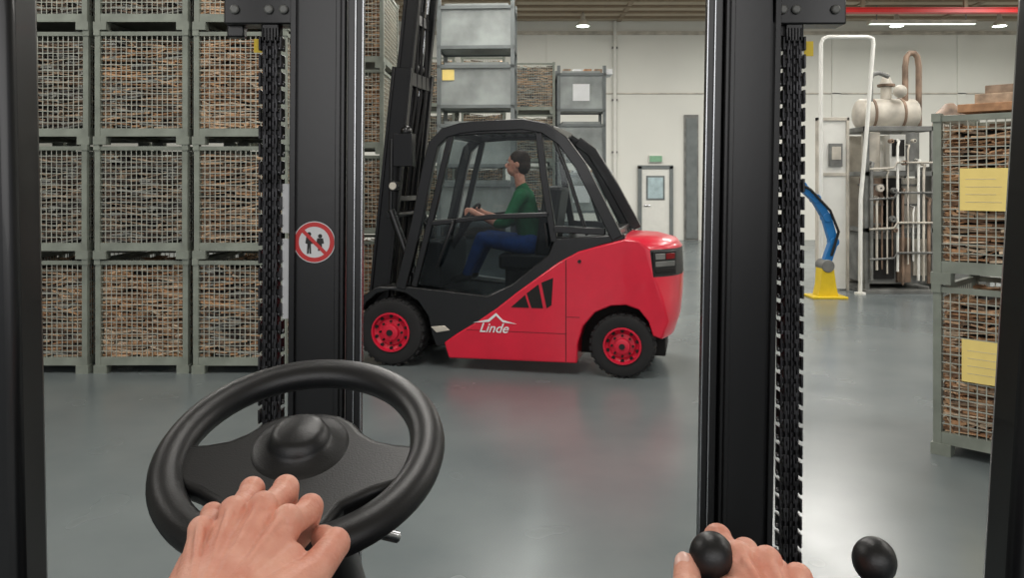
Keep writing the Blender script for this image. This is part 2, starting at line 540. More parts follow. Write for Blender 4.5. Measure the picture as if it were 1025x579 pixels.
b = B()
seamm = M('seam', (130, 12, 30), .5)
for y0, y1 in ((-.004, .003), (W - .003, W + .004)):
    b.prism([(-.91, .57), (-.79, .68), (-.755, .57)], y0, y1, darkin)
    b.prism([(-.775, .695), (-.675, .775), (-.635, .57), (-.735, .57)], y0, y1, darkin)
    b.prism([(-.65, .79), (-.55, .835), (-.565, .60), (-.605, .57)], y0, y1, darkin)
    b.box((-.446, y0 + .002, .12), (-.440, y1 - .002, .99), darkin)
    b.box((-1.3, y0 + .002, .355), (-.446, y1 - .002, .361), seamm)
    b.box((-.446, y0 + .002, .50), (-.33, y1 - .002, .506), seamm)
b.obj('vents_and_seams', FL, smooth=0)
b = B()
b.prism([(-1.24, .425), (-1.10, .435), (-1.04, .49), (-.98, .435), (-.86, .425), (-.98, .455), (-1.04, .515), (-1.11, .455)], -.004, .002, paper)
b.obj('side_emblem', FL, smooth=0)
tc_ = bpy.data.curves.new('side_lettering', 'FONT'); tc_.body = 'Linde'; tc_.size = .115; tc_.shear = .35; tc_.extrude = .001; tc_.offset = .001
tc_.materials.append(paper)
to = bpy.data.objects.new('side_lettering', tc_); col.objects.link(to); to.parent = FL
to.location = (-1.19, -.003, .345); to.rotation_euler = (rad(90), 0, 0)

blk = [(-2.30, .50), (-2.26, .62), (-2.12, .71), (-1.82, .72), (-1.118, .66), (-.9, .77), (-.594, 1.03), (-.54, 1.17), (.04, 1.215)]
blk += [(x, z - .03) for x, z in line] + [(-1.58, .20), (-1.62, .31), (-1.65, .46), (-1.74, .59), (-1.86, .66), (-1.99, .68), (-2.12, .65), (-2.22, .57), (-2.26, .48)]
b = B()
b.prism(blk, .012, .27, black)
b.prism(blk, .88, 1.138, black)
mid_poly = [(-1.9, .60), (-1.82, .70), (-1.118, .65), (-.9, .76), (-.594, 1.02), (-.54, 1.16), (.04, 1.20)] + [(x, z - .03) for x, z in line] + [(-1.9, .2)]
b.prism(mid_poly, .25, .9, black)
b.box((-.36, .27, .15), (.36, .88, .7), darkin)
b.obj('cab_base_and_fenders', FL, bevel=.01)
b = B()
b.prism([(-1.62, .37), (-1.50, .385), (-1.45, .345), (-1.57, .32)], .0, .02, beige)
b.obj('entry_step', FL, bevel=.004)

path = [(-1.902, .70), (-1.82, 1.015), (-1.737, 1.37), (-1.647, 1.81), (-1.60, 1.99), (-1.50, 2.09), (-1.36, 2.13), (-1.206, 2.145), (-.81, 2.155), (-.63, 2.12), (-.476, 2.01), (-.325, 1.80), (-.18, 1.506), (-.02, 1.18)]
b = B()
for y0, y1 in ((.0, .07), (1.08, 1.15)):
    b.ribbon(path, .095, y0, y1, black)
    b.ribbon([(-1.78, .72), (-1.62, 1.35), (-1.50, 1.85), (-1.44, 2.10)], .055, y0 + .01, y1 - .01, black)
    b.ribbon([(-1.44, 2.085), (-1.2, 2.10), (-.72, 2.105), (-.66, 2.08)], .05, y0 + .01, y1 - .01, black)
    b.ribbon([(-.68, 2.12), (-.635, 1.7), (-.545, 1.14)], .06, y0 + .01, y1 - .01, black)
    b.ribbon([(-1.64, 1.285), (-1.1, 1.35), (-.58, 1.375)], .045, y0 + .01, y1 - .01, black)
    b.ribbon([(-.56, 1.25), (-.12, 1.235)], .06, y0 + .01, y1 - .01, black)
    b.ribbon([(-.57, 2.08), (-.44, 1.75), (-.27, 1.2)], .03, y0 + .015, y1 - .015, black)
for (x, z, w, h) in ((-1.50, 2.09, .09, .07), (-.6, 2.11, .09, .07), (-.05, 1.22, .1, .08), (-1.85, .78, .06, .12)):
    b.box((x - w / 2, .05, z - h / 2), (x + w / 2, 1.10, z + h / 2), black)
b.ribbon([(-.50, 2.06), (-.36, 1.95), (-.16, 1.62), (.06, 1.20)], .10, 1.06, 1.15, black)
for i in range(7):
    x = -1.36 + i * .115
    b.box((x, .05, 2.115), (x + .035, 1.10, 2.155), black)
b.obj('overhead_guard', FL, bevel=.008)
b = B()
wnd = [(-1.60, 1.33), (-1.47, 1.9), (-1.42, 2.08), (-.70, 2.09), (-.64, 1.7), (-.60, 1.38)]
low = [(-1.76, .74), (-1.63, 1.28), (-1.1, 1.34), (-.585, 1.36), (-.56, 1.16), (-.6, 1.03), (-.9, .77), (-1.118, .67)]
rq = [(-.64, 2.07), (-.52, 1.98), (-.36, 1.76), (-.2, 1.46), (-.08, 1.24), (-.54, 1.24)]
def pane(poly, y, m):
    b.add([(x, y, z) for x, z in poly], [tuple(range(len(poly)))], m)
for y in (.035, 1.112):
    pane(wnd, y, glc); pane(rq, y, glc); pane(low, y, gld)
b.add([(-1.86, .08, .8), (-1.86, 1.07, .8), (-1.55, 1.07, 2.05), (-1.55, .08, 2.05)], [(0, 1, 2, 3)], glc)
b.add([(-.55, .08, 2.05), (-.55, 1.07, 2.05), (-.06, 1.07, 1.24), (-.06, .08, 1.24)], [(0, 1, 2, 3)], glc)
b.obj('cab_glass', FL, smooth=0)
b = B()
b.tube([(-.62, -.012, 1.30), (-.61, -.03, 1.24), (-.60, -.03, 1.16), (-.60, -.01, 1.10)], .010, black)
b.tube([(-1.56, -.005, .9), (-1.52, -.03, 1.0), (-1.42, -.03, 1.28), (-1.41, -.005, 1.33)], .012, black)
b.cyl((-.33, 0, .98), (-.33, -.012, .98), .015, signblk, seg=12)
b.obj('door_handles', FL)
b = B()
b.box((-1.10, .32, .86), (-.62, .85, 1.0), blackmat)
b.box((-.78, .34, .98), (-.62, .83, 1.62), blackmat, Matrix.Translation((-.7, 0, 1)) @ Matrix.Rotation(rad(8), 4, 'Y') @ Matrix.Translation((.7, 0, -1)))
b.box((-1.05, .36, .68), (-.66, .8, .87), darkin)
b.box((-1.78, .15, .7), (-1.58, 1.0, 1.12), blackmat)
b.obj('seat_and_dash', FL, bevel=.03, seg=3)
b = B()
pts = []
for i in range(25):
    t = 2 * math.pi * i / 24
    pts.append(Vector((math.cos(t) * .14 * .55 - 1.42, .57 + math.sin(t) * .14, 1.33 + math.cos(t) * .14 * .83)))
b.tube(pts, .014, blackmat, seg=8)
b.cyl((-1.42, .57, 1.33), (-1.62, .57, 1.0), .03, blackmat)
b.beam((-1.42, .44, 1.33), (-1.42, .70, 1.33), .03, .02, blackmat)
b.obj('cab_steering_wheel', FL)

wheel('front_wheel_near', -1.99, -.01, .24, .30, FL, .175)
wheel('front_wheel_far', -1.99, W + .01, .91, .30, FL, .175)
wheel('rear_wheel_near', .02, .0, .20, .268, FL, .155)
wheel('rear_wheel_far', .10, W + .02, .97, .268, FL, .155)
b = B()
b.cyl((-1.99, .2, .304), (-1.99, .95, .304), .07, darkin); b.cyl((.02, .15, .27), (.02, 1.0, .27), .05, darkin)
b.obj('axles', FL)

def mx(z): return -2.22 + (z - .3) * .105
b = B()
for y in (.25, .85):
    s = 1 if y < .5 else -1
    for (z0, z1, dy, w, th, dx) in ((.12, 2.72, 0, .19, .06, 0), (1.2, 4.95, .065 * s, .15, .06, .0)):
        p = (mx(z0) + dx, y + dy, z0); q = (mx(z1) + dx, y + dy, z1)
        d = Vector(q) - Vector(p); ang = math.atan2(d.x, d.z)
        mt = Matrix.Translation(p) @ Matrix.Rotation(ang, 4, 'Y')
        Ln = d.length
        b.box((-w / 2, -.012, 0), (w / 2, .012, Ln), mastblk, mt)
        b.box((-w / 2, -th / 2, 0), (-w / 2 + .025, th / 2, Ln), mastblk, mt)
        b.box((w / 2 - .025, -th / 2, 0), (w / 2, th / 2, Ln), mastblk, mt)
for z, w in ((.25, .14), (1.5, .05), (2.62, .13)):
    b.box((mx(z) + .02, .25, z - w / 2), (mx(z) + .08, .90, z + w / 2), mastblk)
for z in (4.85, 3.2, 2.0):
    b.box((mx(z) - .02, .33, z - .05), (mx(z) + .03, .82, z + .05), mastblk)
for y in (.40, .74):
    b.cyl((mx(.2), y, .2), (mx(2.5), y, 2.5), .035, mastblk)
    b.cyl((mx(2.5), y, 2.5), (mx(4.7), y, 4.7), .02, steel)
for y in (.50, .65):
    b.beam((mx(.5) - .03, y, .5), (mx(4.75) - .03, y, 4.75), .025, .015, chainm)
    b.lathe([(0, -.02), (.06, -.02), (.06, .02), (0, .02)], (mx(2.75), y, 2.75), chainm, seg=20)
for y in (.44, .70, .57):
    b.tube([(mx(.6) + .05, y, .6), (mx(1.8) + .05, y, 1.8), (mx(2.4) + .09, y, 2.45), (mx(3.3) + .02, y, 3.3)], .013, rubber)
b.cyl((mx(1.35) + .05, .12, 1.35), (mx(1.35) + .05, 1.0, 1.35), .03, mastblk)
for y in (.15, .95):
    b.cyl((mx(1.4) + .06, y, 1.4), (-1.80, y, .75), .035, mastblk)
    b.cyl((mx(2.05) + .0, y, 2.05), (mx(1.4) + .06, y, 1.4), .018, mastblk)
b.box((mx(2.0) + .02, .14, 1.80), (mx(2.0) + .20, .24, 2.10), mastblk)
b.ell((mx(2.05) + .12, .2, 2.12), (.05, .06, .06), mastblk)
b.cyl((mx(1.6) + .07, .12, 1.62), (mx(1.6) + .07, .20, 1.62), .05, mastblk)
b.cyl((mx(1.6) + .07, .11, 1.62), (mx(1.6) + .07, .12, 1.62), .035, beige)
b.obj('lifting_mast', FL, bevel=.004)
b = B()
fx = mx(4.5) - .06
for z in (4.25, 4.65): b.box((fx - .07, .05, z), (fx - .03, 1.10, z + .12), mastblk)
for y in (.12, .45, .7, 1.02): b.box((fx - .05, y, 4.2), (fx - .02, y + .04, 5.1), mastblk)
b.box((fx - .05, .12, 5.06), (fx - .02, 1.06, 5.1), mastblk)
for y in (.25, .80):
    b.box((fx - .11, y, 4.15), (fx - .07, y + .1, 4.75), mastblk)
    b.prism([(fx - .07, 4.15), (fx - .07, 4.19), (fx - .9, 4.17), (fx - .95, 4.155), (fx - .9, 4.15)], y, y + .1, mastblk)
b.obj('fork_carriage', FL, bevel=.004)

# ---- driver inside the cab
DR = empty('driver', (0.905, 6.72, 0), (0, 0, rad(-13)), (1.03, 1, 1))
yc = .57
b = B()
b.chain([((-.84, yc, 1.08), .125), ((-.88, yc, 1.28), .12), ((-.92, yc, 1.48), .115)], shirt)
b.chain([((-.92, yc - .15, 1.53), .07), ((-.92, yc + .15, 1.53), .07)], shirt)
b.chain([((-.92, yc, 1.56), .07), ((-.94, yc, 1.62), .055)], shirt)
for s in (-1, 1):
    b.chain([((-.92, yc + s * .18, 1.52), .062), ((-1.04, yc + s * .22, 1.28), .048), ((-1.12, yc + s * .20, 1.27), .045)], shirt)
o = b.obj('torso', DR); organic(o, .012, 8)
b = B()
for s in (-1, 1):
    b.chain([((-.84, yc + s * .09, 1.06), .10), ((-1.28, yc + s * .12, 1.13), .068), ((-1.42, yc + s * .12, .80), .048)], trouser)
b.chain([((-.84, yc - .09, 1.07), .11), ((-.84, yc + .09, 1.07), .11)], trouser)
o = b.obj('legs', DR); organic(o, .012, 8)
b = B()
for s in (-1, 1):
    b.chain([((-1.42, yc + s * .12, .77), .045), ((-1.54, yc + s * .12, .74), .038)], signblk)
o = b.obj('boots', DR); organic(o, .01, 4)
b = B()
for s in (-1, 1):
    b.chain([((-1.12, yc + s * .20, 1.27), .038), ((-1.33, yc + s * .13, 1.36), .026), ((-1.38, yc + s * .12, 1.385), .03)], skin)
    for k in range(4):
        z = 1.40 - k * .016
        b.chain([((-1.385, yc + s * .11, z), .010), ((-1.42, yc + s * (.125), z + .01), .009), ((-1.435, yc + s * .14, z - .004), .008)], skin)
    b.chain([((-1.37, yc + s * .10, 1.39), .011), ((-1.40, yc + s * .085, 1.41), .009)], skin)
b.chain([((-.94, yc, 1.60), .052), ((-.965, yc, 1.72), .05)], skin)
b.ell((-.975, yc, 1.83), (.095, .075, .115), skin)
b.ell((-1.015, yc, 1.775), (.062, .056, .065), skin)
b.ell((-1.075, yc, 1.81), (.022, .014, .022), skin); b.ell((-1.062, yc, 1.835), (.012, .010, .03), skin)
b.ell((-1.062, yc, 1.765), (.014, .024, .010), skin)
for s in (-1, 1): b.ell((-.965, yc + s * .078, 1.815), (.02, .010, .03), skin)
o = b.obj('head_and_hands', DR); organic(o, .005, 3)
b = B()
for s in (-1, 1):
    b.ell((-1.052, yc + s * .03, 1.84), .011, eyew); b.ell((-1.061, yc + s * .03, 1.84), .0055, signblk)
    b.beam((-1.068, yc + s * .045, 1.862), (-1.072, yc + s * .016, 1.863), .008, .006, hairm)
b.beam((-1.076, yc - .018, 1.765), (-1.076, yc + .018, 1.765), .003, .003, signred)
b.obj('face', DR)
b = B()
b.ell((-.955, yc, 1.865), (.10, .083, .095), hairm); b.ell((-.93, yc, 1.81), (.075, .078, .085), hairm)
o = b.obj('hair', DR); organic(o, .006, 3)

# ------------------------------------------------------------------ right-hand plant
b = B()
rn = random.Random(21)
def pipe(pts, r, m): b.tube(pts, r, m, seg=12)
for x in (5.30, 6.30):
    for y in (12.0, 12.9): b.box((x, y, 0), (x + .07, y + .07, 2.5), mid)
for z in (.9, 1.75, 2.43):
    b.box((5.30, 12.0, z), (6.37, 12.05, z + .07), mid); b.box((5.30, 12.9, z), (6.37, 12.97, z + .07), mid)
    b.box((5.30, 12.0, z), (5.35, 12.95, z + .07), mid); b.box((6.30, 12.0, z), (6.37, 12.95, z + .07), mid)
b.box((5.36, 12.85, .05), (6.3, 12.9, 2.4), beige)
b.cyl((5.45, 12.5, 2.72), (6.25, 12.5, 2.72), .24, beige, seg=28)
b.ell((5.45, 12.5, 2.72), (.10, .24, .24), beige); b.ell((6.25, 12.5, 2.72), (.10, .24, .24), beige)
for x in (5.6, 6.05): b.cyl((x - .02, 12.5, 2.72), (x + .02, 12.5, 2.72), .255, rust, seg=28)
for x in (5.6, 6.05): b.box((x - .05, 12.35, 2.45), (x + .05, 12.65, 2.56), mid)
b.cyl((5.85, 12.5, 2.95), (5.85, 12.5, 3.15), .08, beige); b.cyl((5.85, 12.5, 3.15), (5.85, 12.5, 3.19), .13, rust)
b.cyl((5.85, 12.5, 3.19), (5.85, 12.5, 3.36), .10, beige, r2=.03)
pipe([(6.1, 12.4, 2.9), (6.1, 12.4, 3.45), (6.12, 12.4, 3.6), (6.17, 12.4, 3.66), (6.24, 12.4, 3.66), (6.29, 12.4, 3.60), (6.31, 12.4, 3.45), (6.31, 12.4, 2.5)], .045, rust)
pipe([(5.52, 12.3, 2.9), (5.52, 12.3, 3.25), (5.56, 12.3, 3.32), (5.65, 12.3, 3.34), (5.8, 12.3, 3.28)], .035, mid)
b.ell((5.95, 12.25, 3.05), .1, beige)
b.box((5.38, 12.08, .12), (6.28, 12.85, .88), mid)
b.box((5.42, 12.02, .2), (5.75, 12.08, .8), darkin); b.box((5.80, 12.02, .15), (6.0, 12.08, .82), rust); b.box((6.04, 12.02, .25), (6.25, 12.08, .8), beige)
b.cyl((5.55, 12.35, .95), (5.55, 12.35, 1.72), .17, rust); b.cyl((6.1, 12.35, .95), (6.1, 12.35, 1.72), .15, beige)
b.box((5.73, 12.15, .97), (5.92, 12.7, 1.72), darkin)
b.cyl((5.52, 12.3, 1.82), (5.52, 12.3, 2.42), .13, beige); b.cyl((6.15, 12.35, 1.82), (6.15, 12.35, 2.42), .13, mid)
b.box((5.72, 12.1, 1.83), (5.96, 12.7, 2.38), white); b.box((5.75, 12.07, 2.05), (5.93, 12.1, 2.3), darkin)
for z in (1.0, 1.3, 1.6): b.cyl((5.55, 12.35, z), (5.55, 12.35, z + .03), .19, mid); b.cyl((6.1, 12.35, z), (6.1, 12.35, z + .03), .17, mid)
for i in range(12):
    x = 5.38 + i * .078
    z0 = rn.uniform(.1, .6); z1 = rn.uniform(1.1, 2.2)
    pipe([(x, 11.96, z0), (x, 11.96, z1), (x + .03, 11.98, z1 + .08), (x + .08, 12.2, z1 + .1)], rn.choice((.013, .02, .026)), rn.choice((rust, beige, mid, white)))
for i in range(7):
    x = 5.4 + rn.random() * .85; z = rn.uniform(.9, 2.3)
    b.cyl((x, 12.0, z), (x, 11.92, z), rn.uniform(.03, .06), rn.choice((beige, mid, rust)), seg=16)
    b.cyl((x, 11.93, z), (x, 11.90, z), .012, darkin, seg=8)
for i in range(4):
    z = .5 + i * .45
    pipe([(5.34, 11.94, z), (5.7, 11.93, z + .02), (5.75, 11.93, z + .1), (6.3, 11.94, z + .1)], .016, (mid, beige)[i % 2])
b.box((5.25, 11.85, 0), (6.42, 13.0, .05), mid)
b.box((6.55, 12.2, 0), (7.3, 13.0, 1.9), mid); b.box((6.6, 12.15, 1.0), (7.2, 12.2, 1.8), beige); b.box((6.6, 12.15, .1), (7.2, 12.2, .9), mid)
b.cyl((6.9, 12.6, 1.9), (6.9, 12.6, 2.7), .25, beige); b.cyl((6.9, 12.6, 2.7), (6.9, 12.6, 2.9), .25, rust, r2=.06)
b.obj('industrial_boiler', bevel=.006)
b = B()
pipe([(4.60, 11.9, 0), (4.60, 11.9, 3.72), (4.63, 11.9, 3.79), (4.70, 11.9, 3.82), (5.30, 11.9, 3.82), (5.37, 11.9, 3.79), (5.38, 11.9, 3.72), (5.28, 11.9, 2.4), (5.17, 11.85, 1.4), (5.14, 11.8, 0)], .03, white)
b.cyl((4.6, 11.9, 0), (4.6, 11.9, .03), .08, white); b.cyl((5.14, 11.8, 0), (5.14, 11.8, .03), .08, white)
b.obj('pipe_frame')
b = B()
b.box((4.70, 12.25, 0.02), (5.14, 12.31, 2.6), white)
b.box((4.68, 12.22, 0), (4.72, 12.34, 2.65), beige); b.box((5.12, 12.22, 0), (5.16, 12.34, 2.65), beige)
b.box((4.68, 12.22, 2.6), (5.16, 12.34, 2.65), beige); b.box((4.72, 12.23, 1.75), (5.12, 12.25, 1.8), beige)
b.box((4.85, 12.2, 1.9), (5.05, 12.25, 2.25), mid); b.box((4.88, 12.19, 2.0), (5.02, 12.2, 2.2), beige)
b.obj('partition_panel', smooth=0, bevel=.004)
b = B()
b.prism([(0, 0), (.30, 0), (.26, .18), (.22, .48), (.12, .52), (.06, .45), (.04, .18)], -.12, .12, yellow)
b.cyl((.14, -.14, .46), (.14, .14, .46), .09, mid)
arm = [(.16, 0, .5), (.26, 0, .8), (.16, 0, 1.15), (0, 0, 1.42), (-.2, 0, 1.60), (-.42, 0, 1.66)]
for p, q in zip(arm[:-1], arm[1:]): b.beam(p, q, .12, .11, blue)
for p in arm[1:5]: b.cyl((p[0], -.075, p[2]), (p[0], .075, p[2]), .065, blue)
b.tube([(.2, -.09, .6), (.3, -.1, .95), (.18, -.1, 1.25), (-.1, -.1, 1.55), (-.4, -.08, 1.72)], .02, signblk)
b.cyl((-.42, 0, 1.66), (-.5, 0, 1.58), .05, mid)
b.box((-.1, -.2, 0), (.4, .2, .03), yellow)
b.obj('robot_arm', loc=(4.36, 11.5, 0), bevel=.006)

# ------------------------------------------------------------------ own truck: mast in front of the driver
NM = empty('forklift_mast', (0, 0, 0))
def upright(name, xo, sgn, tilt):
    b = B()
    def bx(a, c, y0, y1, m, z0=0.0, z1=3.3):
        xa, xb = sorted((a * sgn, c * sgn)); b.box((xa, y0, z0), (xb, y1, z1), m)
    bx(.030, .122, 1.385, 1.405, mastblk)
    bx(.060, .078, 1.405, 1.50, mastblk)
    bx(.050, .122, 1.50, 1.52, mastblk)
    bx(.112, .122, 1.375, 1.386, mastblk)
    bx(.036, .044, 1.378, 1.386, mastblk)
    bx(.0, .028, 1.40, 1.415, mastblk)
    bx(.016, .026, 1.415, 1.46, mastblk)
    bx(.014, .04, 1.46, 1.475, mastblk)
    bx(.012, .0150, 1.395, 1.401, steel)
    bx(.0, .0030, 1.399, 1.416, steel)
    bx(.1225, .1245, 1.39, 1.40, mid)
    o = b.obj(name, NM, bevel=.002, loc=(xo, 0, 1.3), rot=(0, tilt, 0))
    for v in o.data.vertices: v.co.z -= 1.3
    return o
upright('upright_a', -.264, -1, rad(.4))
upright('upright_b', .331, 1, rad(1.0))
b = B()
for z in (.35, 2.5, 3.1): b.box((-.38, 1.52, z), (.47, 1.58, z + .12), mastblk)
b.obj('cross_members', NM, bevel=.006)
def leaf_chain(name, x, x2):
    b = B()
    z = .25; i = 0
    while z < 1.915:
        f = (z - .25) / 1.665
        xc = x2 + (x - x2) * f
        wd = .0200 if i % 2 == 0 else .0120
        for k in range(-2, 3):
            xx = xc + k * wd / 2.2
            b.prism([(xx - .0020, z - .0118), (xx + .0020, z - .0118), (xx + .0020, z + .0118), (xx - .0020, z + .0118)], 1.390, 1.414, chainm)
        b.box((xc - wd * .95, 1.398, z - .009), (xc + wd * .95, 1.406, z + .004), chainm)
        if i % 2 == 0: b.cyl((xc - .0225, 1.402, z - .008), (xc + .0225, 1.402, z - .008), .0045, chainp, seg=8)
        z += .0155; i += 1
    b.obj(name, NM, smooth=30, bevel=.001)
leaf_chain('lift_chain_a', -.421, -.424)
leaf_chain('lift_chain_b', .492, .478)
b = B()
for xa, xb, xc in ((-.50, -.375, -.421), (.449, .58, .492)):
    b.box((xa, 1.385, 1.925), (xb, 1.43, 1.975), mastblk)
    b.box((xa + .01, 1.38, 1.975), (xb - .01, 1.44, 2.05), mastblk)
    b.box((xc - .016, 1.39, 1.895), (xc + .016, 1.415, 1.93), mastblk)
    b.cyl((xc, 1.402, 1.97), (xc, 1.402, 2.02), .012, chainp, seg=12)
    for xx in (xa + .02, xb - .02, xc): b.cyl((xx, 1.378, 1.95), (xx, 1.386, 1.95), .009, mid, seg=6)
    b.box((xa, 1.40, 1.905), (xa + .03, 1.42, 1.93), mastblk)
b.obj('chain_anchor_brackets', NM, bevel=.003)
b = B()
b.box((-.452, 1.40, 1.878), (-.438, 1.402, 1.902), yellow); b.box((.512, 1.40, 1.872), (.528, 1.402, 1.898), yellow)
b.box((-.402, 1.398, 1.562), (-.3865, 1.401, 1.648), paper); b.box((-.402, 1.398, 1.412), (-.3865, 1.401, 1.552), paper)
b.obj('white_strips', NM, smooth=0)
b = B()
b.cyl((0, 0, 0), (0, -.001, 0), .036, paper, seg=48)
b.lathe([(.027, -.0012), (.027, -.002), (.0345, -.002), (.0345, -.0012)], (0, 0, 0), signred, seg=48)
b.box((-.029, -.0022, -.003), (.029, -.0014, .003), signred, Matrix.Rotation(rad(45), 4, 'Y'))
for x, s in ((-.009, 1), (.010, .75)):
    b.cyl((x, -.001, .014 * s), (x, -.0016, .014 * s), .0036, signblk, seg=14)
    b.prism([(x - .005, .009 * s), (x + .005, .009 * s), (x + .0065, -.003 * s), (x + .003, -.003), (x + .0035, -.020 * s), (x + .0005, -.020 * s), (x, -.006), (x - .001, -.020 * s), (x - .0038, -.020 * s), (x - .003, -.003), (x - .0065, -.002)], -.0017, -.001, signblk)
b.obj('prohibition_sticker', loc=(-.342, 1.3842, 1.547))

# ------------------------------------------------------------------ own truck: guard pillars, cowl
OG = empty('overhead_guard_frame')
b = B()
b.beam((-.5935, .9, 2.35), (-.5635, .9, .83), .072, .06, black)
b.obj('pillar_a', OG, bevel=.012)
b = B()
b.beam((.651, .9, 2.35), (.558, .9, .83), .075, .06, black)
b.obj('pillar_b', OG, bevel=.012)
b = B()
b.box((-.62, .86, 2.3), (.68, .94, 2.38), black)
b.obj('crossbar', OG, bevel=.01)
CO = empty('forklift_front_chassis')
b = B()
b.box((-.62, .80, .12), (.62, 1.30, .82), blackmat)
b.prism([(-.40, .80), (.30, .80), (.22, .92), (-.05, 1.0), (-.11, 1.10), (-.40, 1.12)], .96, 1.12, blackmat)
b.obj('cowl', CO, bevel=.03, seg=4)
for sx in (-1, 1):
    o = wheel('front_wheel', 0, 0, .20, .30, CO, .175)
    o.rotation_euler = (0, 0, rad(-90 if sx < 0 else 90)); o.location = (.86 * sx, 1.05, .304)
b = B()
b.box((.08, .30, .0), (.42, .72, 1.14), blackmat); b.box((.10, .34, 1.14), (.40, .70, 1.17), blackmat)
b.obj('control_console', bevel=.02, seg=3)

# steering wheel
SW = empty('steering_wheel', (-.2165, .82, 1.375), (rad(23), 0, 0), (.975, .975, .975))
b = B()
R = .1325; seg = 72; ns = 16
vs = []
for i in range(seg):
    t = 2 * math.pi * i / seg
    for k in range(ns):
        u = 2 * math.pi * k / ns
        rr = R + .0185 * math.cos(u)
        vs.append((rr * math.cos(t), rr * math.sin(t), .0160 * math.sin(u)))
fs = [(i * ns + k, ((i + 1) % seg) * ns + k, ((i + 1) % seg) * ns + (k + 1) % ns, i * ns + (k + 1) % ns) for i in range(seg) for k in range(ns)]
b.add(vs, fs, blackmat)
b.obj('rim', SW, smooth=180)
b = B()
def plate(pts, z0, z1, mat, zf=None):
    n = len(pts)
    vs = [(x, y, z0) for x, y in pts] + [(x, y, z1) for x, y in pts]
    b.add(vs, [(i, (i + 1) % n, n + (i + 1) % n, n + i) for i in range(n)] + [tuple(range(n - 1, -1, -1)), tuple(range(n, 2 * n))], mat)
half = [(.124, .004), (.100, .006), (.078, .012), (.062, .024), (.050, .040), (.032, .052), (.012, .056)]
lowh = [(.012, -.128), (.045, -.122), (.052, -.100), (.060, -.080), (.085, -.064), (.112, -.052), (.124, -.045)]
pts = half + [(-x, y) for x, y in half[::-1]] + [(-x, y) for x, y in lowh[::-1]] + lowh
plate(pts, -.016, .006, blackmat)
b.obj('spokes', SW, bevel=.008, seg=4)
b = B()
b.lathe([(0, .030), (.020, .029), (.028, .025), (.031, .018), (.034, .013), (.046, .009), (.056, .002), (.060, -.008), (.054, -.035), (.03, -.06), (0, -.06)], (0, 0, 0), blackmat, seg=48, axis='z')
b.cyl((0, 0, -.05), (0, .06, -.36), .034, blackmat, r2=.05)
b.obj('hub_and_column', SW, smooth=60)
b = B()
b.cyl((.028, -.07, -.02), (.10, -.03, -.09), .006, steel); b.ell((.028, -.07, -.02), .011, steel)
b.beam((.04, -.02, -.045), (.11, -.02, -.06), .02, .012, blackmat)
b.obj('direction_stalk', SW)
b = B()
b.cyl((0.004, -.130, .0), (0.004, -.130, .03), .008, steel)
b.lathe([(0, .056), (.012, .054), (.02, .046), (.021, .036), (.014, .027), (0, .025)], (0.004, -.130, 0), blackmat, seg=24, axis='z')
b.obj('spinner_knob', SW)

def lever(loc, k=1.0, lean=(0, .03)):
    b = B()
    b.ell((0, 0, 0), (.0165 * k, .0165 * k, .0175 * k), blackmat, U=28, V=18)
    b.lathe([(.0085, -.012), (.010, -.018), (.011, -.028), (.0085, -.034), (.005, -.036)], (0, 0, 0), blackmat, seg=20, axis='z')
    z = 1.17 - loc[2]
    b.cyl((0, 0, -.03), (lean[0], lean[1], z), .0055, steel, seg=14)
    b.cyl((lean[0] * .8, lean[1] * .8, z + .05), (lean[0], lean[1], z), .010, rubber, r2=.026, seg=18)
    return b.obj('control_lever', loc=loc, smooth=50)
lever((.149, .597, 1.371))
lever((.282, .622, 1.356), 1.0)

